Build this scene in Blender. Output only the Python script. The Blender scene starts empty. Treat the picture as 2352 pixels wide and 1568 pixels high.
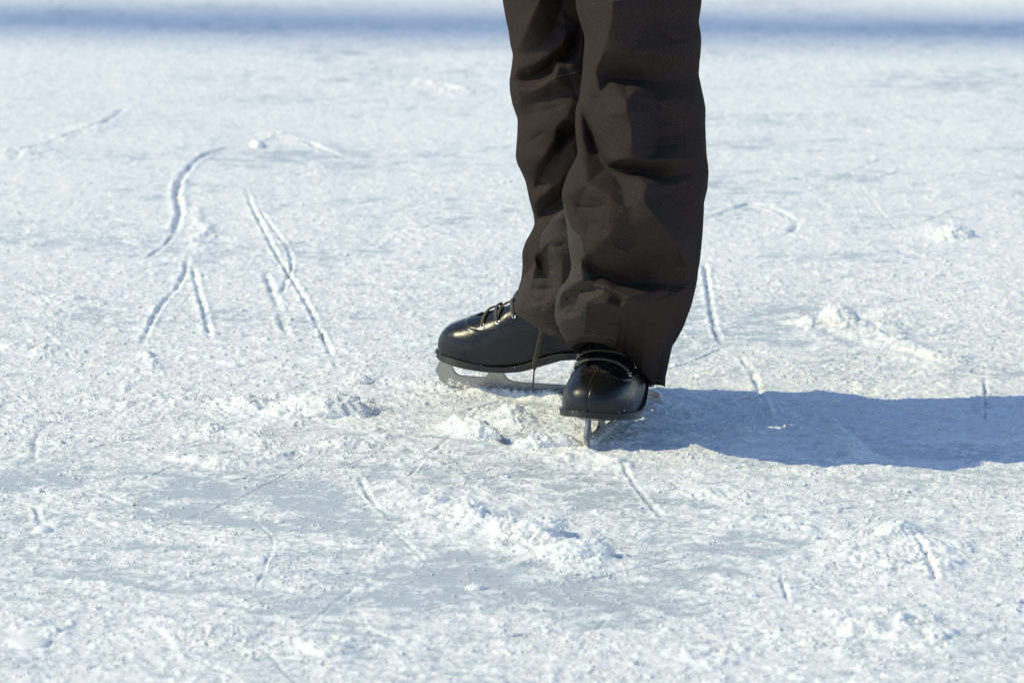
import bpy, bmesh, math, random
import numpy as np
from mathutils import Vector, Matrix
R = math.radians
sc = bpy.context.scene
random.seed(7); rng = np.random.default_rng(11)

# ------------------------------------------------------------------ camera, sky, sun, exposure
CAM = np.array([0.0, -4.9254, 1.035]); PITCH = R(10.4); FP = 9800.0
cd = bpy.data.cameras.new('camera'); cam = bpy.data.objects.new('camera', cd); sc.collection.objects.link(cam)
cam.location = CAM; cam.rotation_euler = (R(90) - PITCH, 0, 0)
cd.sensor_width = 36.0; cd.lens = 150.0; cd.clip_start = 0.1; cd.clip_end = 1000
cd.dof.use_dof = True; cd.dof.focus_distance = 5.08; cd.dof.aperture_fstop = 11
sc.camera = cam
sc.cycles.max_bounces = 16; sc.cycles.diffuse_bounces = 12; sc.cycles.transmission_bounces = 12
SUN_EL, SUN_AZ = R(41), R(-96)          # azimuth from +Y, clockwise: the sun stands to the left
w = bpy.data.worlds.new("World"); sc.world = w; w.use_nodes = True
nt = w.node_tree; bg = nt.nodes['Background']
sky = nt.nodes.new('ShaderNodeTexSky'); sky.sky_type = 'NISHITA'; sky.sun_disc = False
sky.sun_elevation = SUN_EL; sky.sun_rotation = SUN_AZ; sky.altitude = 300; sky.air_density = 1.0; sky.dust_density = .4; sky.ozone_density = 3.5
nt.links.new(sky.outputs[0], bg.inputs[0]); bg.inputs[1].default_value = 0.165
sd = bpy.data.lights.new('sun', 'SUN'); sun = bpy.data.objects.new('sun', sd); sc.collection.objects.link(sun)
sd.energy = 2.9; sd.angle = R(0.5); sd.color = (1.0, 0.92, 0.575)
sv = Vector((math.sin(SUN_AZ) * math.cos(SUN_EL), math.cos(SUN_AZ) * math.cos(SUN_EL), math.sin(SUN_EL)))
sun.rotation_euler = sv.to_track_quat('Z', 'Y').to_euler()
sc.view_settings.view_transform = 'Standard'; sc.view_settings.look = 'None'
sc.view_settings.exposure = 0.03; sc.view_settings.gamma = 1.0

# ------------------------------------------------------------------ helpers
FW = np.array([0, math.cos(PITCH), -math.sin(PITCH)]); UP = np.array([0, math.sin(PITCH), math.cos(PITCH)])
def ray(x, y): return FW + np.array([1., 0, 0]) * ((x - 1176) / FP) + UP * ((784 - y) / FP)
def gnd(x, y):
    d = ray(x, y); t = CAM[2] / -d[2]; return (CAM + d * t)[:2]
def onY(x, y, Y):                        # arrays: survey point of the photo at world depth Y
    x = np.asarray(x, float); y = np.asarray(y, float)
    dy = FW[1] + UP[1] * (784 - y) / FP; dz = FW[2] + UP[2] * (784 - y) / FP; dx = (x - 1176) / FP
    t = (Y - CAM[1]) / dy
    return np.stack([CAM[0] + dx * t, CAM[1] + dy * t, CAM[2] + dz * t], -1)

def mesh_obj(name, V, F, mat=None, parent=None, smooth=True):
    me = bpy.data.meshes.new(name)
    V = np.asarray(V, np.float32)
    if isinstance(F, np.ndarray):
        n = F.shape[1]
        me.vertices.add(len(V)); me.vertices.foreach_set('co', V.ravel())
        me.loops.add(F.size); me.loops.foreach_set('vertex_index', F.astype(np.int32).ravel())
        me.polygons.add(len(F)); me.polygons.foreach_set('loop_start', np.arange(0, F.size, n, dtype=np.int32))
        me.update(calc_edges=True)
    else:
        me.from_pydata([tuple(map(float, v)) for v in V], [], F); me.update()
    if smooth: me.polygons.foreach_set('use_smooth', np.ones(len(me.polygons), bool))
    o = bpy.data.objects.new(name, me); sc.collection.objects.link(o)
    if mat: me.materials.append(mat)
    if parent: o.parent = parent
    return o
def tag(o, label=None, cat=None, group=None, kind=None):
    if label: o['label'] = label
    if cat: o['category'] = cat
    if group: o['group'] = group
    if kind: o['kind'] = kind
    return o
def grid_faces(nr, nc, wrap=False):
    r = np.arange(nr - 1)[:, None]; c = np.arange(nc if wrap else nc - 1)[None, :]
    c2 = (c + 1) % nc
    a = r * nc + c; b = r * nc + c2; d = (r + 1) * nc + c; e = (r + 1) * nc + c2
    return np.stack([a, b, e, d], -1).reshape(-1, 4)

def h2(ix, iy, seed):
    n = (ix.astype(np.int64) * 374761393 + iy.astype(np.int64) * 668265263 + seed * 974634777) & 0x7fffffff
    n = ((n ^ (n >> 13)) * 1274126177) & 0x7fffffff
    n = ((n ^ (n >> 15)) * 2246822519) & 0x7fffffff
    return (n ^ (n >> 16)).astype(np.float32) / 2147483648.0
def vn(x, y, s, seed=0):                 # gradient noise, about -1..1
    x = x / s; y = y / s
    xi = np.floor(x); yi = np.floor(y); fx = (x - xi).astype(np.float32); fy = (y - yi).astype(np.float32)
    xi = xi.astype(np.int64); yi = yi.astype(np.int64)
    u = fx * fx * fx * (fx * (fx * 6 - 15) + 10); v = fy * fy * fy * (fy * (fy * 6 - 15) + 10)
    def g(i, j):
        a = h2(xi + i, yi + j, seed) * 6.2831853
        return np.cos(a) * (fx - i) + np.sin(a) * (fy - j)
    a = g(0, 0); b = g(1, 0); c = g(0, 1); d = g(1, 1)
    return ((a + (b - a) * u) * (1 - v) + (c + (d - c) * u) * v) * 1.5
def fbm(x, y, s, n=4, seed=0, gain=.5):
    t = 0; a = 1.0
    for k in range(n):
        t = t + a * vn(x + 13.7 * k * s, y - 7.3 * k * s, s, seed + k * 17); a *= gain; s = s / 2.03
    return t
def bumps(x, y, s, seed=0, dens=1.0):    # rounded grains: one dome per cell
    x = x / s; y = y / s
    xi = np.floor(x).astype(np.int64); yi = np.floor(y).astype(np.int64)
    out = np.zeros(x.shape, np.float32)
    for i in (-1, 0, 1):
        for j in (-1, 0, 1):
            cx = xi + i; cy = yi + j
            px = cx + h2(cx, cy, seed); py = cy + h2(cx, cy, seed + 5); r = .35 + .45 * h2(cx, cy, seed + 9)
            d = ((x - px) ** 2 + (y - py) ** 2) / (r * r)
            out = np.maximum(out, np.sqrt(np.clip(1 - d, 0, 1)) * r * (h2(cx, cy, seed + 3) < dens))
    return out
def sstep(a, b, x):
    t = np.clip((x - a) / (b - a), 0, 1); return t * t * (3 - 2 * t)
def resample(pts, step):
    pts = np.asarray(pts, float)
    # Catmull-Rom through the points
    P = np.vstack([2 * pts[0] - pts[1], pts, 2 * pts[-1] - pts[-2]]); out = []
    for i in range(1, len(P) - 2):
        n = max(2, int(np.linalg.norm(P[i + 1] - P[i]) / step))
        for k in range(n):
            t = k / n
            out.append(.5 * ((2 * P[i]) + (-P[i - 1] + P[i + 1]) * t + (2 * P[i - 1] - 5 * P[i] + 4 * P[i + 1] - P[i + 2]) * t * t
                             + (-P[i - 1] + 3 * P[i] - 3 * P[i + 1] + P[i + 2]) * t ** 3))
    out.append(pts[-1]); return np.array(out)
def poly_dist(X, Y, pts):                # signed distance (+ = right of the direction as drawn in x right / y down) and arc fraction
    best = np.full(X.shape, 1e9, np.float32); sg = np.ones(X.shape, np.float32); fr = np.zeros(X.shape, np.float32)
    n = len(pts) - 1
    for k in range(n):
        ax, ay = pts[k]; bx, by = pts[k + 1]; dx, dy = bx - ax, by - ay; L2 = dx * dx + dy * dy + 1e-20
        t = np.clip(((X - ax) * dx + (Y - ay) * dy) / L2, 0, 1)
        ex = X - ax - t * dx; ey = Y - ay - t * dy; d = np.sqrt(ex * ex + ey * ey)
        m = d < best
        best = np.where(m, d, best); sg = np.where(m, np.sign(dx * (Y - ay) - dy * (X - ax)), sg); fr = np.where(m, (k + t) / n, fr)
    return best, sg, fr

# ------------------------------------------------------------------ materials
def mat(name, col=(.5, .5, .5), rough=.5, metal=0.0, **kw):
    m = bpy.data.materials.new(name); m.use_nodes = True; b = m.node_tree.nodes['Principled BSDF']
    b.inputs['Base Color'].default_value = (*col, 1); b.inputs['Roughness'].default_value = rough; b.inputs['Metallic'].default_value = metal
    for k, v in kw.items(): b.inputs[k].default_value = v
    return m
def noise_bump(m, scale, strength, dist, detail=4, col=None, coord='Object', mapscale=None):
    n = m.node_tree.nodes; l = m.node_tree.links; b = n['Principled BSDF']
    tc = n.new('ShaderNodeTexCoord'); src = tc.outputs[coord]
    if mapscale:
        mp = n.new('ShaderNodeMapping'); mp.inputs['Scale'].default_value = mapscale; l.new(src, mp.inputs[0]); src = mp.outputs[0]
    t = n.new('ShaderNodeTexNoise'); t.inputs['Scale'].default_value = scale; t.inputs['Detail'].default_value = detail
    l.new(src, t.inputs['Vector'])
    bp = n.new('ShaderNodeBump'); bp.inputs['Strength'].default_value = strength; bp.inputs['Distance'].default_value = dist
    l.new(t.outputs['Fac'], bp.inputs['Height']); l.new(bp.outputs[0], b.inputs['Normal'])
    if col:
        r = n.new('ShaderNodeValToRGB'); r.color_ramp.elements[0].position = col[2]; r.color_ramp.elements[1].position = col[3]
        r.color_ramp.elements[0].color = (*col[0], 1); r.color_ramp.elements[1].color = (*col[1], 1)
        l.new(t.outputs['Fac'], r.inputs[0]); l.new(r.outputs[0], b.inputs['Base Color'])
    return m
M = {}
M['fabric'] = noise_bump(mat('softshell_fabric', rough=.95, **{'Specular IOR Level': .04}), 1000, .25, .0005, 2,
                         ((.023, .0164, .0143), (.062, .0455, .0395), .36, .72))
M['guard'] = noise_bump(mat('knit_guard_fabric', rough=.8, **{'Specular IOR Level': .08}), 900, .5, .0008, 2,
                        ((.022, .0175, .0148), (.100, .080, .066), .36, .72), mapscale=(.7, .7, 2.2))
M['thread'] = mat('thread', (.13, .11, .095), .7)
M['dark_thread'] = mat('dark_thread', (.012, .010, .010), .8)
M['leather'] = noise_bump(mat('black_leather', (.009, .0085, .009), .36, **{'Specular IOR Level': .40}), 520, .16, .0006, 3)
_n = M['leather'].node_tree.nodes; _l = M['leather'].node_tree.links
_t = _n.new('ShaderNodeTexNoise'); _t.inputs['Scale'].default_value = 38; _t.inputs['Detail'].default_value = 5; _r = _n.new('ShaderNodeMapRange'); _r.inputs['From Min'].default_value = .35; _r.inputs['From Max'].default_value = .7
_r.inputs['To Min'].default_value = .23; _r.inputs['To Max'].default_value = .42; _c = _n.new('ShaderNodeTexCoord'); _l.new(_c.outputs['Object'], _t.inputs['Vector']); _l.new(_t.outputs['Fac'], _r.inputs['Value']); _l.new(_r.outputs[0], _n['Principled BSDF'].inputs['Roughness'])
M['tongue'] = mat('tongue_leather', (.008, .008, .009), .6)
M['sole'] = noise_bump(mat('black_sole', (.02, .018, .017), .42), 160, .1, .0005, 2)
M['lace'] = noise_bump(mat('black_lace', (.03, .025, .02), .8), 1600, .8, .0008, 1, ((.035, .028, .022), (.17, .14, .105), .4, .68))
M['steel'] = noise_bump(mat('brushed_steel', (.40, .375, .35), .40, .9), 300, .12, .0004, 3)
M['chrome'] = mat('eyelet_metal', (.75, .72, .68), .18, 1.0)
M['post'] = noise_bump(mat('shadow_caster_paint', (.3, .3, .31), .6), 20, .2, .01)

def snow_material(name, use_cover):
    m = bpy.data.materials.new(name); m.use_nodes = True; n = m.node_tree.nodes; l = m.node_tree.links; b = n['Principled BSDF']
    tc = n.new('ShaderNodeTexCoord')
    t1 = n.new('ShaderNodeTexNoise'); t1.inputs['Scale'].default_value = 420; t1.inputs['Detail'].default_value = 3
    t2 = n.new('ShaderNodeTexNoise'); t2.inputs['Scale'].default_value = 26; t2.inputs['Detail'].default_value = 4
    for t in (t1, t2): l.new(tc.outputs['Object'], t.inputs['Vector'])
    r = n.new('ShaderNodeValToRGB'); r.color_ramp.elements[0].position = .3; r.color_ramp.elements[1].position = .7
    r.color_ramp.elements[0].color = (.875, .875, .865, 1); r.color_ramp.elements[1].color = (.94, .93, .905, 1)
    l.new(t2.outputs['Fac'], r.inputs[0])
    bp = n.new('ShaderNodeBump'); bp.inputs['Strength'].default_value = .35; bp.inputs['Distance'].default_value = .0009
    l.new(t1.outputs['Fac'], bp.inputs['Height']); l.new(bp.outputs[0], b.inputs['Normal'])
    b.inputs['Roughness'].default_value = .75; b.inputs['Specular IOR Level'].default_value = .3
    if use_cover:
        a = n.new('ShaderNodeAttribute'); a.attribute_name = 'cover'
        mp = n.new('ShaderNodeMapping'); mp.inputs['Scale'].default_value = (.85, 1, 1); l.new(tc.outputs['Object'], mp.inputs[0])
        t3 = n.new('ShaderNodeTexNoise'); t3.inputs['Scale'].default_value = 75; t3.inputs['Detail'].default_value = 7; t3.inputs['Roughness'].default_value = .74
        l.new(mp.outputs[0], t3.inputs['Vector'])
        def mth(op, x, y):
            q = n.new('ShaderNodeMath'); q.operation = op
            for k, v in enumerate((x, y)):
                if hasattr(v, 'is_linked'): l.new(v, q.inputs[k])
                else: q.inputs[k].default_value = v
            return q.outputs[0]
        e = mth('ADD', mth('MULTIPLY', mth('SUBTRACT', t3.outputs['Fac'], .5), 1.75), a.outputs['Fac'])
        mr0 = n.new('ShaderNodeMapRange'); mr0.interpolation_type = 'SMOOTHSTEP'; mr0.inputs['From Min'].default_value = .24; mr0.inputs['From Max'].default_value = .80
        l.new(e, mr0.inputs['Value']); cv = mr0.outputs[0]
        mx = n.new('ShaderNodeMix'); mx.data_type = 'RGBA'
        l.new(cv, mx.inputs['Factor']); mx.inputs['A'].default_value = (.555, .60, .628, 1); l.new(r.outputs[0], mx.inputs['B'])
        l.new(mx.outputs['Result'], b.inputs['Base Color'])
        bp.inputs['Distance'].default_value = .0008
        ad = mth('ADD', mth('MULTIPLY', t1.outputs['Fac'], .5), mth('MULTIPLY', cv, .9))
        l.new(ad, bp.inputs['Height'])
        mr = n.new('ShaderNodeMapRange'); mr.inputs['To Min'].default_value = .45; mr.inputs['To Max'].default_value = .8
        l.new(cv, mr.inputs['Value']); l.new(mr.outputs[0], b.inputs['Roughness'])
    else: l.new(r.outputs[0], b.inputs['Base Color'])
    return m
M['ice'] = snow_material('snowy_ice', True)
_b = M['ice'].node_tree.nodes['Principled BSDF']; _b.inputs['Subsurface Weight'].default_value = .6; _b.inputs['Subsurface Radius'].default_value = (1, 1, 1); _b.inputs['Subsurface Scale'].default_value = .0013
M['snow'] = snow_material('loose_snow', False)
M['crumb'] = snow_material('translucent_snow_crumbs', False)

# ------------------------------------------------------------------ the rink surface: one sheet to the horizon
def axis(segments):
    out = [segments[0][0]]
    for a, b, s0, s1 in segments:
        p = a
        while p < b:
            t = (p - a) / (b - a); p += s0 * (s1 / s0) ** t; out.append(min(p, b))
    return np.unique(np.array(out))
xp = axis([(0, .62, .0017, .0017), (.62, 1.5, .0017, .0045), (1.5, 4, .0045, .12), (4, 260, .12, 45)])
xs = np.concatenate([-xp[:0:-1], xp])
yn = axis([(0, 1.25, .0023, .0026), (1.25, 4, .0026, .12), (4, 200, .12, 40)])
yp = axis([(0, .9, .0023, .0028), (.9, 5.6, .0028, .011), (5.6, 12, .011, .2), (12, 420, .2, 60)])
ys = np.concatenate([-yn[:0:-1], yp])
X, Y = np.meshgrid(xs.astype(np.float32), ys.astype(np.float32))
NR, NC = X.shape
near = 1 - sstep(6, 12, np.abs(Y) + np.abs(X) * .5)
Xw = X + .02 * vn(X, Y, .11, 3); Yw = Y + .02 * vn(X, Y, .11, 4)

def region(pts, pad):
    lo = pts.min(0) - pad; hi = pts.max(0) + pad
    i0, i1 = np.searchsorted(xs, [lo[0], hi[0]]); j0, j1 = np.searchsorted(ys, [lo[1], hi[1]])
    return slice(j0, j1), slice(i0, i1)
# snow cover: 1 = powder, 0 = scraped ice
cov = .62 + .42 * fbm(Xw * .55, Yw, .34, 3, 21) + .35 * fbm(Xw * .8, Yw, .05, 3, 22) + .12 * sstep(.0, .6, Y)
ice_px = [((150, 1110), (420, 1125), (700, 1200), (1000, 1280), (1300, 1330), 70, .85), ((330, 1120), (560, 1140), (760, 1170), 50, .7),
          ((120, 1310), (350, 1355), (600, 1400), (820, 1425), 40, .65), ((1180, 1340), (1500, 1350), (1800, 1340), 60, .6),
          ((1450, 1420), (1800, 1450), (2200, 1490), 45, .55), ((600, 1070), (900, 1080), (1300, 1090), 18, .4), ((1330, 1100), (1500, 1180), (1650, 1250), 45, .45),
          ((1450, 980), (1700, 1050), (2000, 1040), (2352, 1030), 25, .5), ((900, 940), (1100, 940), 16, .6), ((700, 1400), (1000, 1370), (1400, 1400), 40, .4),
          ((1850, 700), (1980, 760), (2100, 840), (2352, 850), 22, .4), ((0, 1340), (250, 1350), 30, .5), ((880, 820), (700, 860), (400, 890), 10, .3), ((390, 560), (430, 540), 18, .7),
          ((1080, 1010), (1150, 1020), (1200, 1005), 14, .7)]
for f in ice_px:
    pts = np.array([gnd(*p) for p in f[:-2]]); a = gnd(*f[0]); b = gnd(f[0][0], f[0][1] + f[-2]); wd = abs(a[1] - b[1])
    pts = resample(pts, .08); sl = region(pts, wd * 2.5)
    d, _, _ = poly_dist(X[sl], Y[sl], pts)
    cov[sl] -= .66 * f[-1] * np.exp(-(d / (wd * .8)) ** 2) * np.clip(.75 + .85 * fbm(X[sl] * .6 + .3 * Y[sl], Y[sl] * .8, .12, 4, 141), 0, 1.35)
cov = cov.astype(np.float32)
c0 = (.12 + .88 * sstep(-.15, .85, cov)) * (1 - .42 * sstep(.5, 2.6, Y))
H = .004 * vn(X, Y, .7, 1) + .0025 * vn(X, Y, .23, 2)
cl = fbm(Xw * .8, Yw, .032, 4, 31, .6); cl2 = fbm(Xw * .75, Yw, .012, 3, 37, .6)
med = sstep(-.25, .9, cl)
H += c0 * (.0020 * med + .0007 * cl2 + .0013 * np.clip(fbm(Xw * .45, Yw, .07, 3, 41), -.3, 2))
gr = bumps(X, Y, .0046, 50, .75) * .0014 + bumps(X, Y, .0095, 60, .30) * .0017
H += gr * (.10 + .90 * c0) * (.6 + .7 * med)
crumb = c0 * (.3 + .9 * med)
# ridges of pushed-up snow  (survey points, height, half width in metres)
ridges = [([(540, 945), (620, 928), (700, 917), (765, 922), (800, 925)], .009, .022), ([(630, 962), (690, 950), (760, 950), (865, 958)], .012, .040),
          ([(170, 920), (290, 926), (400, 922), (500, 935), (590, 938)], .007, .020), ([(380, 1050), (450, 1062), (560, 1067), (660, 1050), (750, 1037), (830, 1028)], .009, .014),
          ([(740, 1028), (800, 1018), (900, 1014)], .008, .018), ([(430, 992), (500, 1002), (600, 1004)], .008, .020),
          ([(1000, 1155), (1090, 1195), (1200, 1240), (1290, 1285), (1390, 1295)], .011, .060), ([(1060, 1180), (1180, 1230), (1330, 1290)], .009, .022),
          ([(1990, 1290), (2040, 1240), (2080, 1235), (2115, 1290), (2130, 1330)], .012, .050), ([(1620, 1140), (1700, 1130), (1800, 1150)], .007, .04),
          ([(810, 888), (870, 880), (960, 884), (1040, 892)], .008, .018), ([(1850, 752), (1920, 738), (1960, 762)], .016, .03),
          ([(2010, 760), (2030, 735), (2080, 720)], .012, .03), ([(1990, 768), (2080, 800), (2140, 828), (2200, 845)], .012, .022), ([(540, 604), (590, 598), (640, 604), (700, 600)], .007, .03), ([(680, 385), (720, 390), (760, 402)], .012, .035),
          ([(0, 803), (60, 800), (140, 808)], .008, .03), ([(380, 1462), (470, 1458), (560, 1474)], .010, .03), ([(700, 1480), (740, 1495), (770, 1510)], .013, .025),
          ([(2165, 520), (2190, 545), (2240, 555)], .014, .04), ([(462, 484), (446, 496), (456, 520), (461, 548), (452, 580), (446, 602)], .016, .014),
          ([(1560, 1500), (1700, 1490), (1900, 1470), (2130, 1440)], .006, .03), ([(1950, 1440), (2050, 1450), (2180, 1470)], .011, .04), ([(1150, 966), (1180, 962), (1215, 985)], .012, .025),
          ([(1050, 903), (1130, 911), (1210, 917), (1290, 922)], .0115, .014), ([(1200, 919), (1260, 922), (1330, 925)], .006, .013), ([(1480, 932), (1530, 935), (1580, 933)], .010, .012),
          ([(1740, 905), (1750, 930), (1765, 960)], .006, .01), ([(1700, 1010), (1760, 990), (1850, 985)], .006, .02), ([(1900, 985), (1950, 1020), (2000, 1058)], .007, .012),
          ([(2180, 1000), (2260, 1010), (2352, 1015)], .006, .02), ([(320, 812), (335, 835), (365, 850)], .005, .012), ([(1260, 1055), (1330, 1048), (1400, 1060), (1450, 1075)], .007, .02),
          ([(30, 365), (60, 348), (110, 350)], .02, .05), ([(130, 320), (200, 300), (240, 290)], .015, .04), ([(100, 690), (140, 688), (200, 695)], .012, .03), ([(910, 545), (960, 535), (1020, 540)], .012, .03),
          ([(960, 190), (1030, 205), (1080, 218)], .02, .05), ([(620, 300), (670, 320), (700, 330)], .014, .04), ([(150, 1450), (60, 1440), (0, 1425)], .007, .03), ([(930, 1120), (1000, 1150)], .008, .03),
          ([(1030, 590), (1050, 600), (1110, 590)], .012, .025), ([(1700, 1180), (1760, 1200), (1840, 1190)], .008, .05), ([(700, 505), (760, 500), (790, 520)], .012, .04)]
for pts, h, wd in ridges:
    P = resample([gnd(*p) for p in pts], .02); sl = region(P, wd * 3)
    d, _, fr = poly_dist(Xw[sl], Yw[sl], P)
    w_ = wd * (1 + .45 * vn(X[sl], Y[sl], .03, 71))
    e = np.exp(-(d / w_) ** 2) * sstep(0, .12, fr + .06) * sstep(0, .12, 1.06 - fr)
    n_ = .85 + .5 * fbm(X[sl], Y[sl], .026, 4, 77, .55)
    fz = 1 - .62 * sstep(.45, 1.6, float(P[:, 1].mean())); H[sl] += .66 * fz * h * e * np.clip(n_, .1, 2) + e * .0018 * bumps(X[sl], Y[sl], .008, 81) / .8
    cov[sl] += .9 * fz * e; crumb[sl] = np.maximum(crumb[sl], e * 1.1 * fz)
# blade tracks cut in the surface (survey points, depth, half width)
tracks = [([(588, 328), (540, 334), (490, 347), (450, 370), (425, 396), (410, 426), (407, 452), (413, 482), (405, 520), (395, 545)], .009, .009),
          ([(560, 332), (600, 326), (640, 318), (690, 322), (740, 340), (800, 366)], .006, .010), ([(400, 530), (380, 560), (330, 600)], .003, .006), ([(20, 380), (60, 345), (130, 322), (210, 296), (260, 268), (300, 235)], .0035, .012), ([(920, 178), (1000, 196), (1080, 214)], .008, .014), ([(1640, 500), (1720, 470), (1800, 490), (1830, 515), (1790, 545)], .005, .010), ([(432, 583), (425, 625), (410, 655), (380, 688), (358, 722), (338, 762), (320, 800)], .006, .006), ([(438, 600), (452, 650), (465, 700), (477, 750), (486, 786)], .006, .006),
          ([(562, 425), (575, 468), (597, 512), (622, 560), (650, 606), (680, 655), (711, 710), (740, 768), (766, 828), (780, 872)], .006, .0055),
          ([(585, 470), (620, 518), (650, 555), (668, 585), (668, 615), (655, 652), (640, 692)], .005, .005), ([(608, 615), (624, 668), (640, 712), (652, 750), (667, 788)], .006, .008),
          ([(1617, 596), (1624, 650), (1632, 700), (1642, 752), (1662, 798)], .006, .006), ([(1697, 808), (1735, 868), (1762, 950), (1790, 975)], .005, .006), ([(2262, 862), (2264, 900), (2262, 970)], .004, .004),
          ([(2090, 1228), (2122, 1268), (2142, 1310), (2154, 1356)], .006, .006), ([(1793, 1318), (1802, 1350), (1812, 1384)], .004, .004), ([(80, 1150), (88, 1180), (92, 1212)], .004, .005),
          ([(120, 960), (85, 1000), (78, 1060)], .003, .006), ([(1425, 1062), (1470, 1128), (1524, 1192)], .004, .005), ([(822, 1090), (850, 1150), (895, 1196)], .003, .005),
          ([(585, 1196), (615, 1222), (626, 1256), (600, 1325), (570, 1378)], .002, .003), ([(0, 1300), (120, 1322), (320, 1345), (520, 1392), (800, 1435), (1050, 1440)], .0025, .016),
          ([(1080, 1334), (1300, 1324), (1500, 1314), (1900, 1292), (2352, 1296)], .003, .003), ([(1660, 1440), (1900, 1462), (2240, 1494)], .0035, .010), ([(300, 1460), (420, 1500), (560, 1568)], .002, .004),
          ([(1980, 765), (2080, 812), (2200, 850), (2352, 862)], .004, .012), ([(700, 460), (900, 452), (1180, 430)], .004, .004), ([(960, 600), (1080, 598), (1180, 590)], .003, .004),
          ([(1640, 702), (1760, 700), (1850, 690)], .003, .003), ([(640, 465), (760, 475), (880, 462)], .004, .005), ([(0, 745), (60, 747), (140, 742)], .003, .004), ([(340, 793), (480, 786), (560, 790)], .003, .004),
          ([(150, 1100), (400, 1190), (560, 1225), (900, 1275)], .002, .006), ([(1500, 905), (1800, 940), (2000, 990), (2352, 1010)], .002, .004), ([(1560, 960), (1900, 920), (2352, 960)], .002, .004),
          ([(860, 1010), (1000, 1005), (1150, 1030)], .003, .012), ([(1110, 975), (1140, 1000), (1180, 1022)], .008, .016), ([(1400, 1080), (1000, 1090), (700, 1080)], .002, .003)]
prs = random.Random(5)
for k in range(420):                      # long faint scratches of passing blades
    y0 = prs.uniform(40, 1560); x0 = prs.uniform(-200, 2300); L = prs.uniform(150, 900); sl_ = prs.gauss(0, .10) if prs.random() < .75 else prs.uniform(-1.2, 1.2)
    if abs(sl_) > .4: L *= .25
    cv = prs.uniform(-60, 60) * L / 900
    tracks.append(([(x0, y0), (x0 + L * .33, y0 + sl_ * L * .33 + cv), (x0 + L * .66, y0 + sl_ * L * .66 + cv), (x0 + L, y0 + sl_ * L)], prs.uniform(.0010, .0032) * (.45 if abs(sl_) > .3 else 1), prs.uniform(.0022, .0046)))
for pts, dp, wd in tracks:
    wd *= .55; P = resample([gnd(x_, max(y_, 12)) for x_, y_ in pts], .035); sl = region(P, max(wd * 5, .03))
    d, sg, fr = poly_dist(X[sl] + .0016 * vn(X[sl], Y[sl], .04, 91), Y[sl], P)
    en = sstep(0, .18, fr) * sstep(0, .18, 1 - fr) * (.7 + .75 * vn(X[sl], Y[sl], .06, 93))
    g_ = np.exp(-(d / wd) ** 2); rim = np.exp(-((d - wd * 2.0) / (wd * 1.1)) ** 2)
    H[sl] -= dp * .90 * g_ * en; H[sl] += dp * .30 * rim * en * np.clip(.8 + .9 * vn(X[sl], Y[sl], .013, 95), 0, 2)
    crumb[sl] = np.maximum(crumb[sl] * (1 - g_ * .7), rim * en * min(dp / .005, 1)); cov[sl] += .45 * rim * en * min(dp / .004, 1) - .75 * g_ * en * min(dp / .003, 1)
H = H * near - .0005
H = H.astype(np.float32)
cov = .08 + .62 * sstep(-.25, .95, cov) + .30 * med - .05 + 165 * gr
V = np.stack([X, Y, H], -1).reshape(-1, 3)
ground = mesh_obj('ice_rink_ground', V, grid_faces(NR, NC), M['ice'])
at = ground.data.attributes.new('cover', 'FLOAT', 'POINT'); at.data.foreach_set('value', cov.astype(np.float32).ravel())
tag(ground, 'scratched outdoor ice covered with scraped white snow', None, None, 'structure')
def ground_z(x, y):
    i = np.clip(np.searchsorted(xs, x), 1, NC - 1); j = np.clip(np.searchsorted(ys, y), 1, NR - 1)
    return H[j, i]

# ------------------------------------------------------------------ loose snow crumbs: nobody could count them
def ico(sub=1):
    bm = bmesh.new(); bmesh.ops.create_icosphere(bm, subdivisions=sub, radius=1)
    v = np.array([q.co[:] for q in bm.verts]); f = np.array([[q.index for q in p.verts] for p in bm.faces]); bm.free(); return v, f
IV, IF = ico(1)
def scatter(name, pos, rad, flat=.75, parent=None, m=None):
    n = len(pos); ang = rng.uniform(0, 6.283, n); ca, sa = np.cos(ang), np.sin(ang)
    v = IV[None] * (1 + rng.uniform(-.28, .28, (n, len(IV), 1)))
    v = v * np.stack([rad * rng.uniform(.8, 1.35, n), rad * rng.uniform(.8, 1.35, n), rad * flat], -1)[:, None, :]
    x = v[..., 0] * ca[:, None] - v[..., 1] * sa[:, None]; y = v[..., 0] * sa[:, None] + v[..., 1] * ca[:, None]
    v = np.stack([x, y, v[..., 2]], -1) + pos[:, None, :]
    F = (IF[None] + (np.arange(n) * len(IV))[:, None, None]).reshape(-1, 3)
    return mesh_obj(name, v.reshape(-1, 3), F, m or M['crumb'], parent)
def crumbs_at(n, y0, y1, pw, lo):
    yy = y0 + (y1 - y0) * rng.random(n) ** pw; xx = rng.uniform(-1, 1, n) * (.56 + .10 * (yy + 1.2))
    ii = np.clip(np.searchsorted(xs, xx), 1, NC - 1); jj = np.clip(np.searchsorted(ys, yy), 1, NR - 1)
    dens = np.clip(crumb[jj, ii], 0, 1.4)
    cf = vn(xx, yy * .8, .017, 101) + .7 * vn(xx, yy, .0075, 103) + .6 * vn(xx, yy, .06, 102) + .5 * vn(xx, yy, .16, 104)
    keep = rng.random(n) < (lo + (.12 + .88 * dens) * sstep(-.25, .95, cf))
    return xx[keep], yy[keep]
xx, yy = crumbs_at(120000, -1.2, 2.4, 1.2, .012)
rad = np.clip(np.exp(rng.normal(-6.95, .42, len(xx))), .0005, .0034)
pos = np.stack([xx, yy, ground_z(xx, yy) + rad * .35], -1)
coarse = (pos, rad)
xx, yy = crumbs_at(380000, -1.2, 1.3, 1.15, .012)
rad = np.clip(np.exp(rng.normal(-7.05, .28, len(xx))), .0005, .0016)
pos2 = np.stack([xx, yy, ground_z(xx, yy) + rad * .45], -1)
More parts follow.
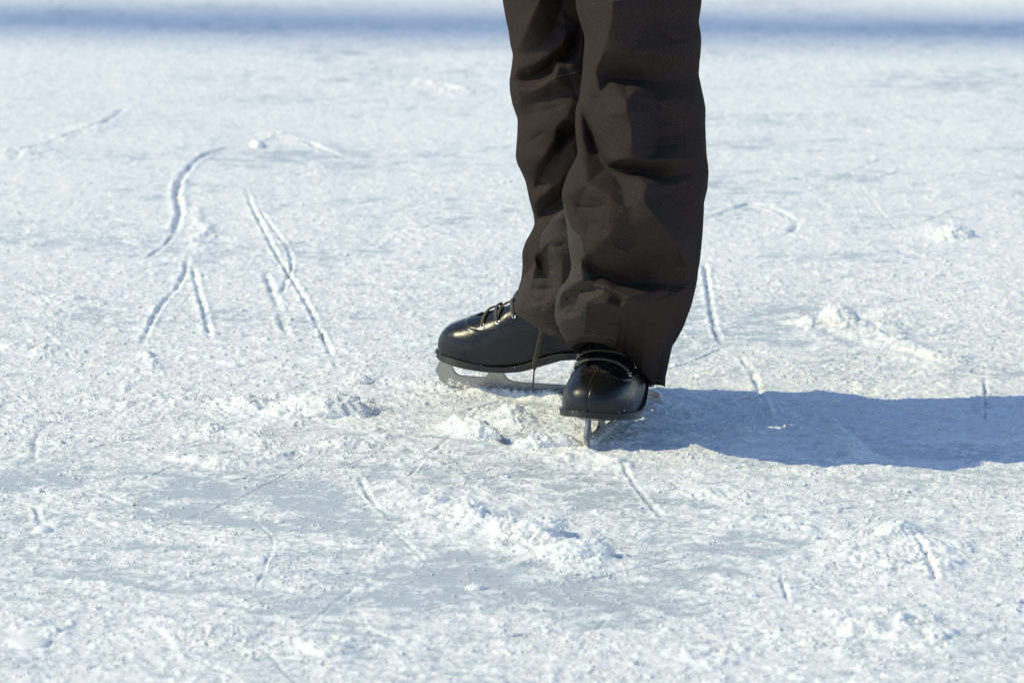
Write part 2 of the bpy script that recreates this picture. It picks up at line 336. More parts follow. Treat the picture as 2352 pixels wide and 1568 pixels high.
OV = np.array([(1, 0, 0), (0, 1, 0), (-1, 0, 0), (0, -1, 0), (0, 0, 1.), (0, 0, -.3)]); OF = np.array([(0, 1, 4), (1, 2, 4), (2, 3, 4), (3, 0, 4), (1, 0, 5), (2, 1, 5), (3, 2, 5), (0, 3, 5)])
def crumb_mesh(BV, BF, pos, rad, flat):
    n = len(pos); ang = rng.uniform(0, 6.283, n).astype(np.float32); ca, sa = np.cos(ang), np.sin(ang)
    v = BV[None].astype(np.float32) * (1 + rng.uniform(-.3, .3, (n, len(BV), 1)).astype(np.float32))
    v = v * np.stack([rad * rng.uniform(.8, 1.35, n), rad * rng.uniform(.8, 1.35, n), rad * flat], -1).astype(np.float32)[:, None, :]
    x = v[..., 0] * ca[:, None] - v[..., 1] * sa[:, None]; y = v[..., 0] * sa[:, None] + v[..., 1] * ca[:, None]
    v = np.stack([x, y, v[..., 2]], -1) + pos[:, None, :]
    return v.reshape(-1, 3), (BF[None] + (np.arange(n) * len(BV))[:, None, None]).reshape(-1, 3)
v1, f1 = crumb_mesh(IV, IF, *coarse, .55); v2, f2 = crumb_mesh(OV, OF, pos2, rad, .6)
sg_ = mesh_obj('loose_snow_crumbs', np.vstack([v1, v2]), np.vstack([f1, f2 + len(v1)]), M['crumb'])
print('CRUMBS', len(coarse[0]), len(pos2))
tag(sg_, 'fine white crumbs of scraped snow lying all over the ice', None, None, 'stuff')

# ------------------------------------------------------------------ distinct lumps of snow
def lump(px, py, L, W, Hh, ang, label, seed, rough=.35, detail=5):
    bm = bmesh.new(); bmesh.ops.create_icosphere(bm, subdivisions=detail, radius=1)
    v = np.array([q.co[:] for q in bm.verts]); f = np.array([[q.index for q in p.verts] for p in bm.faces]); bm.free()
    a, b, c = v[:, 0] * L, v[:, 1] * W, v[:, 2] * Hh
    s = max(L, W)
    n = fbm(v[:, 0] * L + v[:, 2] * Hh * .7 + seed, v[:, 1] * W - v[:, 2] * Hh * .9, .018, 4, seed, .6)
    n2 = bumps(v[:, 0] * L + v[:, 2] * Hh, v[:, 1] * W + v[:, 2] * Hh * .8, .0065, seed + 3)
    k = 1 + rough * n * .55
    v2 = np.stack([a * k, b * k, c * np.where(v[:, 2] > 0, k, .4)], -1) + v * (n2 * .0032)[:, None] * (rough > .15)
    bend = .18 * L * np.sin(v[:, 0] * 2.2 + seed); v2[:, 1] += bend * .35
    g = gnd(px, py); ca, sa = math.cos(ang), math.sin(ang)
    x = v2[:, 0] * ca - v2[:, 1] * sa; y = v2[:, 0] * sa + v2[:, 1] * ca
    z0 = float(ground_z(np.array([g[0]]), np.array([g[1]]))[0])
    P3 = np.stack([x, y, v2[:, 2]], -1)
    if rough > .15:
        k_ = np.where(v[:, 2] > -.1)[0]; k_ = rng.choice(k_, min(len(k_), int(2.2e5 * L * W) + 60)); rr = np.clip(np.exp(rng.normal(-6.9, .35, len(k_))), .0005, .002)
        q_ = P3[k_]; sk = rng.random(len(k_)) < .35; off_ = np.where(sk[:, None], rng.normal(0, .3 * min(L, W), (len(k_), 3)) * [1, 1, 0], 0); q_ = q_ + off_
        q_[sk, 2] = Hh * .30 + rr[sk] * .4
        cv_, cf_ = crumb_mesh(IV, IF, q_, rr, .9); f = np.vstack([f, cf_ + len(P3)]); P3 = np.vstack([P3, cv_])
    o = mesh_obj('snow_lump', P3, f, M['snow'])
    o.location = (g[0], g[1], z0 - Hh * .02)
    return tag(o, label, 'snow lump', 'lumps of scraped snow on the ice')
lump(742, 958, .060, .026, .021, .0, 'largest low mound of snow, left of the skates and in front of the raised toe', 3)
lump(1080, 1000, .017, .044, .017, .75, 'bright elongated snow lump leaning diagonally, between the big mound and the front skate', 8)
lump(1262, 1024, .038, .016, .013, .12, 'white bar of packed snow touching the front skate toe on its left', 13)
lump(98, 1217, .0105, .0085, .0055, .1, 'small smooth oval snow lump alone near the left edge', 17, .12, 4)
lump(642, 1197, .0055, .005, .0032, 0, 'tiny pale snow lump alone on the grey ice patch', 19, .15, 3)
lump(540, 1094, .014, .010, .0022, .1, 'thin flat flake of packed snow left of centre, above the grey ice', 23, .1, 4)
lump(1328, 1283, .034, .026, .012, .3, 'knobbly snow lump at the right end of the crumbled pile in front of the skater', 29)
lump(1240, 1240, .030, .022, .010, .5, 'knobbly snow lump in the middle of the crumbled pile in front of the skater', 31)
lump(2062, 1232, .022, .022, .010, 0, 'snow lump on top of the mound beside the curved groove at the right', 37)
lump(1925, 742, .022, .030, .016, .4, 'snow lump at the right, behind the long shadow of the legs', 41)
lump(1172, 966, .016, .016, .010, .2, 'rounded snow lump just in front of the blade of the rear skate', 43)
lump(492, 996, .012, .009, .008, .2, 'round snow knob left of the big low mound', 47, .3, 4)
lump(826, 886, .016, .010, .008, .2, 'snow lump left of the raised toe, behind the big low mound', 53, .3, 4)
lump(592, 334, .012, .022, .010, .2, 'snow lump at the far end of the curved groove', 59, .3, 4)
lump(65, 1478, .022, .026, .005, .2, 'flat plate of packed snow in the bottom left corner', 61, .12, 4)
lump(1092, 1352, .008, .006, .004, .2, 'small twin snow crumb below the crumbled pile, on grey ice', 67, .3, 3)
lump(2195, 545, .028, .035, .016, .3, 'snow lump far behind at the upper right', 71)

# ------------------------------------------------------------------ unseen mast and arm, added left of the picture to shade the far ice
def lathe(prof, n=48):
    V = []
    for r_, z_ in prof:
        for k in range(n): a = 2 * math.pi * k / n; V.append((r_ * math.cos(a), r_ * math.sin(a), z_))
    return np.array(V), grid_faces(len(prof), n, True)
pa, pb = gnd(0, 45), gnd(2352, 70); HA = 58.0; sh_ = HA / math.tan(SUN_EL) * np.array([math.sin(SUN_AZ), math.cos(SUN_AZ)])
dr = (pb - pa) / np.linalg.norm(pb - pa); a0 = pa - dr * 5 + sh_; a1 = pb + dr * 2.5 + sh_; AL = float(np.linalg.norm(a1 - a0))
lp = bpy.data.objects.new('shadow_caster', None); sc.collection.objects.link(lp); lp.location = (*a0, 0); lp.rotation_euler = (0, 0, math.atan2(dr[1], dr[0]))
tag(lp, 'added shadow caster, a tall grey mast with a long level arm, far beyond the left edge', 'shadow caster')
v, f = lathe([(.0, 0), (.62, 0), (.62, .20), (.46, .3), (.33, .4), (.30, 4.0), (.24, 58.4), (.18, 58.6), (0, 58.62)]); mesh_obj('caster_mast', v, f, M['post'], lp, False)
def box(x0, x1, y0, y1, z0, z1):
    V = np.array([(x, y, z) for x in (x0, x1) for y in (y0, y1) for z in (z0, z1)]); return V, [(0, 1, 3, 2), (4, 6, 7, 5), (0, 4, 5, 1), (2, 3, 7, 6), (0, 2, 6, 4), (1, 5, 7, 3)]
v, f = box(.2, AL, -.27, .27, HA - .12, HA + .12); mesh_obj('arm', v, f, M['post'], lp, False)
v, f = box(AL - 1.0, AL + .1, -.28, .28, HA - .3, HA - .125); mesh_obj('caster_end', v, f, M['chrome'], lp, False)  # end block of the added shadow caster, not a lamp

# ------------------------------------------------------------------ the skater
person = bpy.data.objects.new('person', None); sc.collection.objects.link(person); person.location = (.10, .20, 0)
tag(person, 'person standing on the ice in dark brown insulated trousers and black leather figure skates', 'person')
bpy.context.view_layer.update()
def child(o, par=person):
    o.parent = par; o.matrix_parent_inverse = par.matrix_world.inverted(); return o

# (points, amplitude in metres toward the viewer, half width on the left / upper side, half width on the other side): P coordinates
def relief(PX, PY, feats):
    D = np.zeros(PX.shape, np.float32)
    for ft in feats:
        pts, A, w1, w2 = ft[:4]
        if len(ft) > 4:                        # a facet ridge: flat slopes on both sides of a soft edge
            P = resample(pts, 12); d, sg, fr = poly_dist(PX, PY, P); wv = np.where(sg < 0, w1, w2)
            s_ = ft[4] * 1.5; q = 1 - (np.sqrt(d * d + s_ ** 2) - s_) / wv; q = (np.sqrt(q * q + .03) + q) / 2
            D += A * q * sstep(-.02, .22, fr) * sstep(-.02, .22, 1 - fr); continue
        P = resample(pts, 12); lo = P.min(0) - 3 * max(w1, w2); hi = P.max(0) + 3 * max(w1, w2)
        m = (PX > lo[0]) & (PX < hi[0]) & (PY > lo[1]) & (PY < hi[1])
        if not m.any(): continue
        d, sg, fr = poly_dist(PX[m], PY[m], P)
        wv = np.where(sg < 0, w1, w2)         # sg<0 : above a line drawn left to right (right of one drawn downward)
        ends = sstep(-.03, .3, fr) * sstep(-.03, .3, 1 - fr) if max(w1, w2) > 4 else 1.0
        q = d / wv
        D[m] += A * ends * (1.9 * np.exp(-1.5 * (np.sqrt(q * q + .012) - .11)) if max(w1, w2) > 4 else np.exp(-q * q))
    return D

FOLD_FRONT = [   # ridge and valley lines of the cloth: (survey x, survey y, millimetres toward the viewer)
    [(1405, -60, 10), (1407, 40, 11), (1386, 120, 10), (1366, 168, 3)], [(1366, 168, 3), (1400, 178, -9), (1440, 181, -13), (1498, 187, -11), (1560, 190, -3)],
    [(1498, 187, -11), (1457, 207, 1), (1438, 232, 9), (1440, 258, 12), (1450, 285, 10), (1453, 333, 10), (1448, 358, 8)],
    [(1326, 228, -6), (1346, 272, -13), (1365, 330, -17), (1384, 372, -18), (1394, 385, -18), (1440, 394, -16), (1491, 399, -14), (1560, 400, -8), (1602, 398, -3)],
    [(1340, 238, 0), (1358, 266, -2), (1380, 322, -2), (1398, 362, -1), (1414, 370, 4), (1470, 369, 6), (1530, 368, 4), (1590, 365, 1)],
    [(1318, 260, 0), (1323, 300, 2), (1326, 345, 2), (1345, 382, -2)],
    [(1400, 395, -11), (1440, 405, -3), (1472, 411, 5), (1489, 424, 9), (1480, 446, 10)], [(1412, 404, -10), (1428, 436, -3)], [(1480, 446, 10), (1480, 462, 12), (1504, 496, 15), (1535, 534, 15), (1558, 565, 14), (1567, 592, 11)],
    [(1294, 452, -4), (1325, 484, -8), (1354, 510, -6)], [(1450, 529, 4), (1491, 556, 6), (1530, 577, 6), (1562, 598, -2)],
    [(1348, 602, -7), (1376, 630, -14), (1420, 648, -18), (1480, 652, -16), (1540, 655, -9), (1590, 650, -2)],
    [(1336, 596, 2), (1366, 578, 4), (1378, 592, 1), (1412, 608, -3), (1424, 588, 0), (1448, 574, 1)],
    [(1363, 653, -5), (1409, 668, 2), (1440, 684, 10), (1461, 703, 12)], [(1409, 674, -5), (1427, 692, -1)], [(1350, 702, 0), (1389, 697, 6), (1427, 711, 6), (1458, 712, 4)],
    [(1288, 714, -3), (1303, 684, -8), (1330, 667, -9), (1384, 664, -10)], [(1490, 672, 0), (1516, 716, 5), (1524, 750, 6), (1512, 810, 6), (1505, 866, 2)]]
FOLD_FRONT_PTS = [(1335, -60, -4), (1500, -60, -7), (1600, -60, 0), (1338, 40, -3), (1500, 40, -7), (1600, 40, 0), (1344, 120, -3), (1445, 122, 4), (1500, 120, 0), (1560, 130, 1), (1340, 172, -1), (1350, 200, 0),
    (1510, 215, -7), (1505, 260, -6), (1512, 320, -6), (1505, 352, -1), (1570, 230, 0), (1575, 300, -3), (1560, 345, 0), (1380, 215, 0), (1392, 262, 3), (1402, 310, 4), (1545, 425, -7), (1540, 445, -5), (1565, 490, -5), (1592, 540, -4), (1600, 590, -2),
    (1308, 405, 0), (1350, 422, 3), (1400, 452, 5), (1440, 476, 7), (1300, 438, 3), (1312, 505, 1), (1345, 545, 2), (1400, 540, 3), (1450, 556, -1), (1500, 590, -6), (1540, 616, -7), (1325, 560, 4), (1335, 622, 3), (1300, 652, 5), (1340, 645, 1),
    (1282, 690, 3), (1300, 735, 5), (1330, 728, 3), (1345, 690, -2), (1370, 732, -5), (1430, 732, -6), (1475, 738, -5), (1440, 770, -4), (1330, 790, 0), (1400, 786, -2), (1460, 806, -2), (1530, 880, 0), (1550, 735, -5), (1540, 820, -5), (1560, 680, 0), (1590, 620, 1), (1480, 620, -12), (1420, 628, -9)]
FOLD_BACK = [
    [(1248, -60, 9), (1240, 0, 9), (1215, 56, 9), (1183, 124, 4)], [(1168, 187, -3), (1215, 181, -14), (1245, 168, -15), (1266, 155, -15), (1273, 140, -12), (1285, 131, -13), (1303, 128, -14), (1325, 103, -13), (1319, 85, -9), (1334, 60, -7)],
    [(1190, 158, 2), (1225, 150, 2), (1256, 132, 1), (1290, 106, 0), (1300, 80, -1)], [(1190, 208, 3), (1236, 202, 4), (1272, 180, 5), (1281, 152, 5), (1300, 152, 4), (1332, 134, 3)], [(1195, 250, -3), (1225, 241, -5), (1260, 223, -3), (1320, 212, 3)],
    [(1325, 272, 9), (1300, 276, 9), (1279, 296, 8), (1275, 320, 7), (1266, 336, 6), (1250, 362, 6), (1234, 386, 4), (1228, 408, 1)], [(1325, 290, -7), (1297, 308, -12), (1289, 325, -11), (1286, 338, -8), (1276, 352, -5), (1256, 386, -6), (1242, 412, -6)],
    [(1294, 346, 2), (1311, 328, 6), (1332, 309, 7)], [(1226, 513, -5), (1250, 491, -13), (1285, 462, -15), (1316, 424, -13)], [(1221, 474, 3), (1250, 450, 4), (1284, 424, 4), (1306, 402, 4)], [(1230, 532, 1), (1268, 506, 4), (1300, 484, 6)],
    [(1228, 592, 5), (1231, 606, 5)], [(1240, 596, -4), (1246, 626, -5), (1262, 642, -1)]]
FOLD_BACK_PTS = [(1160, -60, -2), (1300, -60, -8), (1172, 60, -2), (1290, 20, -8), (1270, 74, -6), (1236, 112, -1), (1340, 10, -4), (1200, 300, 0), (1250, 282, 5), (1310, 248, 9), (1340, 250, 10), (1345, 180, 8), (1196, 350, 0), (1205, 400, 0), (1292, 386, 3), (1262, 430, 4),
    (1322, 366, 6), (1224, 440, 1), (1212, 548, 0), (1260, 560, 4), (1290, 600, 7), (1215, 600, 0), (1222, 642, 1), (1292, 680, 5), (1206, 690, 2), (1240, 722, 3), (1290, 764, 3), (1200, 660, 1), (1195, 725, 0), (1340, 480, 6), (1340, 600, 6), (1340, 780, 3)]
def fold_map(PX, PY, lines, pts, gain):
    from mathutils.geometry import delaunay_2d_cdt
    co, val, ed = [], [], []
    def add(p):
        for i_, c_ in enumerate(co):
            if abs(c_[0] - p[0]) + abs(c_[1] - p[1]) < 1: return i_
        co.append((float(p[0]), float(p[1]))); val.append(p[2]); return len(co) - 1
    for L in lines:
        ids = [add(p) for p in L]; ed += list(zip(ids[:-1], ids[1:]))
    for p in pts: add(p)
    for y_ in range(-260, 960, 90):
        for x_ in (1090, 1680): add((x_, y_, 0))
    vo, eo, fo, ov, oe, of = delaunay_2d_cdt([Vector(c_) for c_ in co], ed, [], 0, 1e-4)
    vz = [val[o_[0]] if o_ else None for o_ in ov]
    D = np.zeros(PX.shape, np.float32)
    for i_, z_ in enumerate(vz):
        if z_ is None: vz[i_] = val[int(np.argmin([(c_[0] - vo[i_][0]) ** 2 + (c_[1] - vo[i_][1]) ** 2 for c_ in co]))]
    for t in fo:
        (x0, y0), (x1, y1), (x2, y2) = [vo[k_] for k_ in t]; z0_, z1_, z2_ = [vz[k_] for k_ in t]
        m = (PX >= min(x0, x1, x2)) & (PX <= max(x0, x1, x2)) & (PY >= min(y0, y1, y2)) & (PY <= max(y0, y1, y2))
        if not m.any(): continue
        px, py = PX[m], PY[m]; dt = (y1 - y2) * (x0 - x2) + (x2 - x1) * (y0 - y2)
        a = ((y1 - y2) * (px - x2) + (x2 - x1) * (py - y2)) / dt; b = ((y2 - y0) * (px - x2) + (x0 - x2) * (py - y2)) / dt; c = 1 - a - b
        ok = (a > -1e-4) & (b > -1e-4) & (c > -1e-4); z = a * z0_ + b * z1_ + c * z2_; q = D[m]; q[ok] = z[ok]; D[m] = q
    def blur(A, k):
        h = np.hanning(k); h /= h.sum(); A = np.apply_along_axis(lambda v_: np.convolve(np.pad(v_, k // 2, 'edge'), h, 'valid'), 0, A)
        return np.apply_along_axis(lambda v_: np.convolve(np.pad(v_, k // 2, 'edge'), h, 'valid'), 1, A)
    return (.68 * blur(D, 9) + .32 * blur(D, 23)) * .001 * gain
def leg(name, sil, Yc, hemf, backhem, feats, depth, back_depth, NRr=860, NF=330, NB=90):
    sil = np.array(sil, float); ysil = sil[:, 0]
    # silhouette curves smoothed lightly
    def curve(col, y):
        yy_ = np.linspace(ysil[0], ysil[-1], 1400); vv = np.interp(yy_, ysil, sil[:, col]); k = np.hanning(17); k /= k.sum()
        vs = np.convolve(np.pad(vv, 8, 'edge'), k, 'valid'); return np.interp(y, yy_, vs)
    phi = np.concatenate([np.linspace(0, math.pi, NF), np.linspace(math.pi, 2 * math.pi, NB + 2)[1:-1]])
    f = (1 - np.cos(phi)) / 2; front = np.sin(phi)
    hem = np.where(phi <= math.pi, np.interp(f, [a for a, b in hemf], [b for a, b in hemf]), 0)
    hb = np.interp((phi - math.pi) / math.pi, [0, .5, 1], [hemf[-1][1], backhem, hemf[0][1]]); hem = np.where(phi <= math.pi, hem, hb)
    t = np.linspace(0, 1, NRr)[:, None]; y0 = ysil[0]
    tt = np.where(t < .12, t * .5 / .12 * .42, .21 + (t - .12) / .88 * .79)       # sparse above the frame
    PY = y0 + (hem[None] - y0) * tt
    xL = curve(1, PY); xR = curve(2, PY); Yl = np.interp(PY, *zip(*Yc)); dp = np.interp(PY, *zip(*depth))
    PX = xL + (xR - xL) * f[None]
    hw = (xR - xL) / 2 * (5.1 / FP)
    n = 2.25
    prof = np.sign(front) * np.abs(front) ** (2 / n)
    Yv = Yl - hw * dp * np.where(prof[None] < 0, prof[None] * (1 + (back_depth - 1) * (1 - sstep(580, 700, PY)) - .25 * (back_depth > 1) * sstep(560, 680, PY)), prof[None])
    D = relief(PX.astype(np.float32), PY.astype(np.float32), feats)
    fm = fold_map(PX.astype(np.float32), PY.astype(np.float32), *((FOLD_FRONT, FOLD_FRONT_PTS) if back_depth > 1 else (FOLD_BACK, FOLD_BACK_PTS)), 2.6); D = D + fm
    # soft cloth unevenness
    D += .0018 * fbm(PX * .8 + PY * .35, PY, 95, 3, 7)
    wk = vn(PX * .55 - PY * .25, PY * 1.1 + PX * .2, 34, 19); D += .0016 * (1 - np.sqrt(wk * wk + .01)) * sstep(-.1, .6, vn(PX, PY, 120, 23))
    D += .0012 * sstep(-15.5, -13.5, PY - hem[None]) + .004 * sstep(-90, 0, PY - hem[None]) * np.sin(phi * 5.3 + 1.2)[None] * np.sin(phi * 2.1)[None]
    Yv = Yv - D * np.clip(front * 1.5, 0, 1)[None] ** .8 * (front > 0)[None]
    W_ = onY(PX, PY, Yl); W_[..., 1] = Yv
    # keep the silhouette true: slide along the viewing ray is negligible at these depths
    Wp = onY(PX, PY, Yv); W_ = Wp
    return W_, PX, PY, NRr, len(phi)

def build_leg(sil, Yc, hemf, backhem, feats, depth, guard, back_depth=1.0, name='trouser_leg'):
    W_, PX, PY, nr, nc = leg(name, sil, Yc, hemf, backhem, feats, depth, back_depth)
    # inner lining: the hem is turned up inside
    F = grid_faces(nr, nc, True)
    V = W_.reshape(-1, 3)
    c = W_[-1].mean(0)
    ring1 = W_[-1] + (c - W_[-1]) * .035; ring1[:, 2] -= .0005
    ring2 = W_[-60] + (W_[-60].mean(0) - W_[-60]) * .06
    base = len(V); V = np.vstack([V, ring1, ring2])
    k = np.arange(nc); k2 = (k + 1) % nc
    F = np.vstack([F, np.stack([(nr - 1) * nc + k, (nr - 1) * nc + k2, base + k2, base + k], -1), np.stack([base + k, base + k2, base + nc + k2, base + nc + k], -1)])
    fx = PX.ravel(); fy = PY.ravel(); isf = (np.arange(nc) < 330)
    F0 = F[: (nr - 1) * nc]; cx = fx[F0].mean(1); cy = fy[F0].mean(1); ff = np.tile(isf, nr - 1)
    g = np.array(guard); inside = np.zeros(len(F0), bool); j = len(g) - 1
    for i in range(len(g)):
        xi, yi = g[i]; xj, yj = g[j]
        inside ^= ((yi > cy) != (yj > cy)) & (cx < (xj - xi) * (cy - yi) / (yj - yi + 1e-9) + xi); j = i
    inside &= ff
    o = mesh_obj(name, V, np.vstack([F0[~inside], F[(nr - 1) * nc:]]), M['fabric']); child(o)
    G = F0[inside]; u, inv = np.unique(G, return_inverse=True)
    gv = V[u].copy(); gv[:, 1] -= .0004
    gp = mesh_obj('scuff_guard', gv, inv.reshape(-1, 4), M['guard']); gp.parent = o; gp['label'] = 'coarser glossy knit panel at the inner ankle'
    return o, (PX, PY, W_)

UPF = [(-950, 1270, 1690), (-700, 1290, 1680), (-300, 1325, 1645)]
sil_front = UPF + [(-60, 1320, 1615), (0, 1322, 1612), (18, 1323, 1610), (51, 1332, 1605), (79, 1341, 1610), (95, 1343, 1611), (128, 1340, 1609), (141, 1339, 1607), (172, 1337, 1605), (205, 1333, 1612), (227, 1330, 1617), (251, 1322, 1621),
    (282, 1321, 1620), (308, 1322, 1621), (354, 1327, 1623), (375, 1317, 1626), (396, 1305, 1628), (434, 1292, 1625), (450, 1290, 1621), (467, 1293, 1617), (483, 1296, 1617), (524, 1302, 1615), (560, 1305, 1612), (588, 1309, 1609), (605, 1312, 1607), (621, 1311, 1604),
    (639, 1305, 1602), (657, 1289, 1599), (678, 1279, 1594), (703, 1275, 1588), (729, 1274, 1578), (744, 1279, 1573), (770, 1291, 1560), (785, 1301, 1551), (797, 1309, 1543), (811, 1320, 1537), (840, 1332, 1532), (865, 1340, 1529), (887, 1345, 1528), (900, 1346, 1528)]
hem_front = [(0, 799), (.05, 789), (.12, 784), (.22, 783), (.35, 789), (.47, 803), (.57, 822), (.68, 845), (.78, 866), (.84, 879), (.875, 882), (.90, 872), (.93, 880), (1, 888)]
feat_front = [
    ([(1345, 50), (1362, 85), (1376, 118)], -0.002, 8, 14),
    ([(1440, 212), (1500, 232), (1566, 224)], 0.0019, 11, 10),
    ([(1480, 408), (1540, 424), (1606, 408)], 0.0012, 10, 13),
    ([(1500, 452), (1566, 474), (1612, 458)], 0.0015, 12, 16),
    ([(1326, 542), (1400, 562), (1480, 604)], 0.0024, 10, 15),
    ([(1450, 624), (1520, 612), (1594, 578)], 0.0024, 8, 11),
    ([(1482, 692), (1540, 680), (1590, 650)], 0.0017, 7, 10),
    ([(1380, 732), (1440, 746), (1500, 734)], -0.0023, 11, 9),
    ([(1350, 300), (1385, 330), (1400, 352)], -0.0023, 9, 16),
    ([(1500, 300), (1540, 290), (1590, 300)], 0.0022, 10, 15),
    ([(1410, 120), (1470, 138), (1530, 128)], -0.0022, 11, 16),
    ([(1310, 470), (1350, 478), (1400, 470)], -0.0024, 7, 9),
    ([(1500, 60), (1550, 90), (1598, 84)], -0.0019, 9, 15),
    ([(1545, 520), (1580, 540), (1605, 530)], 0.0024, 10, 17),
    ([(1296, 720), (1320, 716), (1350, 722)], -0.002, 11, 18),
    ([(1400, 452), (1430, 468), (1470, 500)], -0.002, 9, 9),
    ([(1345, 222), (1380, 232), (1405, 262)], -0.0026, 12, 11),
    ([(1530, 740), (1545, 700), (1580, 680)], 0.0024, 11, 18),
    ([(1330, 672), (1350, 682), (1372, 680)], 0.0013, 12, 12),
    ([(1408, 408), (1428, 428), (1432, 440)], -0.0025, 13, 9),
    ([(1392, 678), (1420, 690), (1436, 702)], -0.0015, 8, 7),
    ([(1329, 227), (1345, 254), (1365, 286), (1390, 306), (1420, 325), (1450, 337), (1490, 338), (1530, 334), (1574, 333)], -0.0016, 1.6, 1.6),
    ([(1323, 17), (1370, 12), (1430, 3)], -0.0012, 1.6, 1.6),
    ([(1594, -20), (1602, 60), (1589, 130), (1586, 230), (1572, 260), (1571, 330), (1577, 362), (1602, 396), (1616, 428)], -0.0012, 1.7, 1.7),
    ([(1290, 778), (1312, 787), (1345, 773), (1400, 780), (1440, 805), (1480, 846), (1500, 870)], -0.0009, 1.6, 1.6)]
guard_front = [(1297, 470), (1305, 503), (1318, 530), (1334, 545), (1338, 560), (1344, 590), (1346, 615), (1352, 636), (1362, 650), (1388, 656), (1389, 664), (1386, 676), (1370, 684), (1352, 692), (1348, 702), (1345, 735), (1342, 772), (1325, 776), (1300, 786), (1240, 786), (1240, 470)]
sil_back = [(-950, 1010, 1400), (-700, 1030, 1400), (-300, 1110, 1400)] + [(-60, 1148, 1400), (0, 1154, 1400), (41, 1161, 1400), (72, 1168, 1400), (103, 1172, 1400), (126, 1178, 1398), (154, 1175, 1396), (185, 1170, 1396), (210, 1171, 1398), (241, 1177, 1400), (274, 1189, 1400), (308, 1188, 1400),
    (359, 1184, 1405), (377, 1188, 1407), (388, 1194, 1408), (416, 1207, 1410), (460, 1216, 1414), (491, 1225, 1418), (514, 1228, 1420), (529, 1222, 1422), (555, 1207, 1426), (580, 1199, 1430), (614, 1200, 1434), (642, 1197, 1437), (667, 1189, 1440), (685, 1185, 1442), (714, 1181, 1446), (729, 1185, 1448), (760, 1196, 1450), (800, 1210, 1450), (850, 1220, 1446)]
hem_back = [(0, 716), (.04, 729), (.1, 741), (.17, 757), (.25, 771), (.36, 784), (.5, 795), (.7, 806), (1, 815)]
feat_back = [
    ([(1186, 200), (1220, 196), (1260, 178)], -0.0016, 12, 15),
    ([(1196, 262), (1240, 258), (1300, 238)], -0.0014, 7, 9),
    ([(1200, 330), (1226, 320), (1256, 300)], -0.002, 9, 9),
    ([(1200, 400), (1240, 420), (1290, 428)], -0.0019, 9, 13),
    ([(1230, 470), (1260, 450), (1290, 430)], -0.0024, 9, 12),
    ([(1214, 560), (1230, 575), (1250, 580)], -0.0024, 9, 13),
    ([(1250, 560), (1280, 566), (1300, 556)], -0.0014, 9, 14),
    ([(1205, 660), (1240, 664), (1285, 660)], -0.0024, 9, 15),
    ([(1196, 700), (1230, 704), (1270, 690)], 0.0015, 8, 16),
    ([(1190, 60), (1220, 90), (1250, 96)], -0.0013, 11, 13),
    ([(1250, 30), (1280, 52), (1322, 60)], -0.0025, 11, 13),
    ([(1262, 620), (1280, 640), (1300, 680)], 0.0015, 10, 18),
    ([(1200, 640), (1216, 656), (1236, 662)], -0.0018, 8, 12),
    ([(1177, 241), (1188, 222), (1230, 200), (1270, 186), (1335, 166)], -0.0012, 1.6, 1.6),
    ([(1180, 2), (1240, 4), (1300, 2)], -0.0012, 1.6, 1.6)]
guard_back = [(1298, 480), (1278, 490), (1262, 508), (1244, 535), (1239, 556), (1238, 584), (1234, 596), (1222, 612), (1204, 634), (1196, 652), (1188, 676), (1184, 700), (1181, 716), (1190, 734), (1170, 745), (1200, 850), (1460, 850), (1460, 480)]
tl1, d1 = build_leg(sil_front, [(-950, .10), (-300, .05), (0, .02), (300, .012), (500, -.008), (670, -.015), (740, .028), (800, .092), (900, .13)], hem_front, 878, feat_front, [(-950, 1.0), (-300, 1.1), (500, 1.32), (700, 1.1), (800, .95), (900, .9)], guard_front, 1.8)
tl1['label'] = 'nearer trouser leg, over the skate that points at the viewer'
tl2, d2 = build_leg(sil_back, [(-950, .22), (-300, .20), (0, .185), (300, .195), (600, .275), (750, .305), (900, .315)], hem_back, 800, feat_back, [(-950, 1.0), (-300, 1.6), (0, 1.65), (500, 1.65), (700, 1.15), (900, .8)], guard_back)
tl2['label'] = 'farther trouser leg, over the skate in profile'

# stitches on the seams
def frame_boxes(P, N, ln, wd, ht):          # little rounded dashes along P (points) lying on normals N
    bv, bf = IV * np.array([1, 1, 1]), IF; out = []; 
    for i in range(len(P)):
        t = P[min(i + 1, len(P) - 1)] - P[max(i - 1, 0)]; t = t / (np.linalg.norm(t) + 1e-12); n = N[i]; b = np.cross(n, t); b /= np.linalg.norm(b) + 1e-12
        out.append(P[i] + bv[:, :1] * t * ln / 2 + bv[:, 1:2] * b * wd / 2 + bv[:, 2:] * n * ht / 2)
    F = (bf[None] + (np.arange(len(P)) * len(bv))[:, None, None]).reshape(-1, 3)
    return np.vstack(out), F
def leg_points(d, pts, step, lift=.0004):
    PX, PY, W_ = d; P = resample(pts, step); out = []
    for x, y in P:
        k = np.argmin((PX[:, :330] - x) ** 2 + (PY[:, :330] - y) ** 2); r_, c_ = divmod(k, 330); q = W_[r_, c_].copy(); q[1] -= lift; out.append(q)
    return np.array(out)
def stitches(d, pts, par, step=4.6, m='thread', ln=.0017):
    P = leg_points(d, pts, step); V, F = frame_boxes(P, np.tile([0, -1., 0], (len(P), 1)), ln, .0009, .0008)
    o = mesh_obj('stitching', V, F, M[m]); o.parent = par; return o
stitches(d1, [(1323, 14), (1370, 9), (1430, 0)], tl1)
stitches(d1, [(1314, 782), (1345, 769), (1400, 776), (1440, 801), (1478, 840)], tl1, m='thread')
stitches(d2, [(1220, 200), (1270, 181), (1332, 163)], tl2)
stitches(d2, [(1184, -2), (1240, 0), (1318, -3)], tl2)
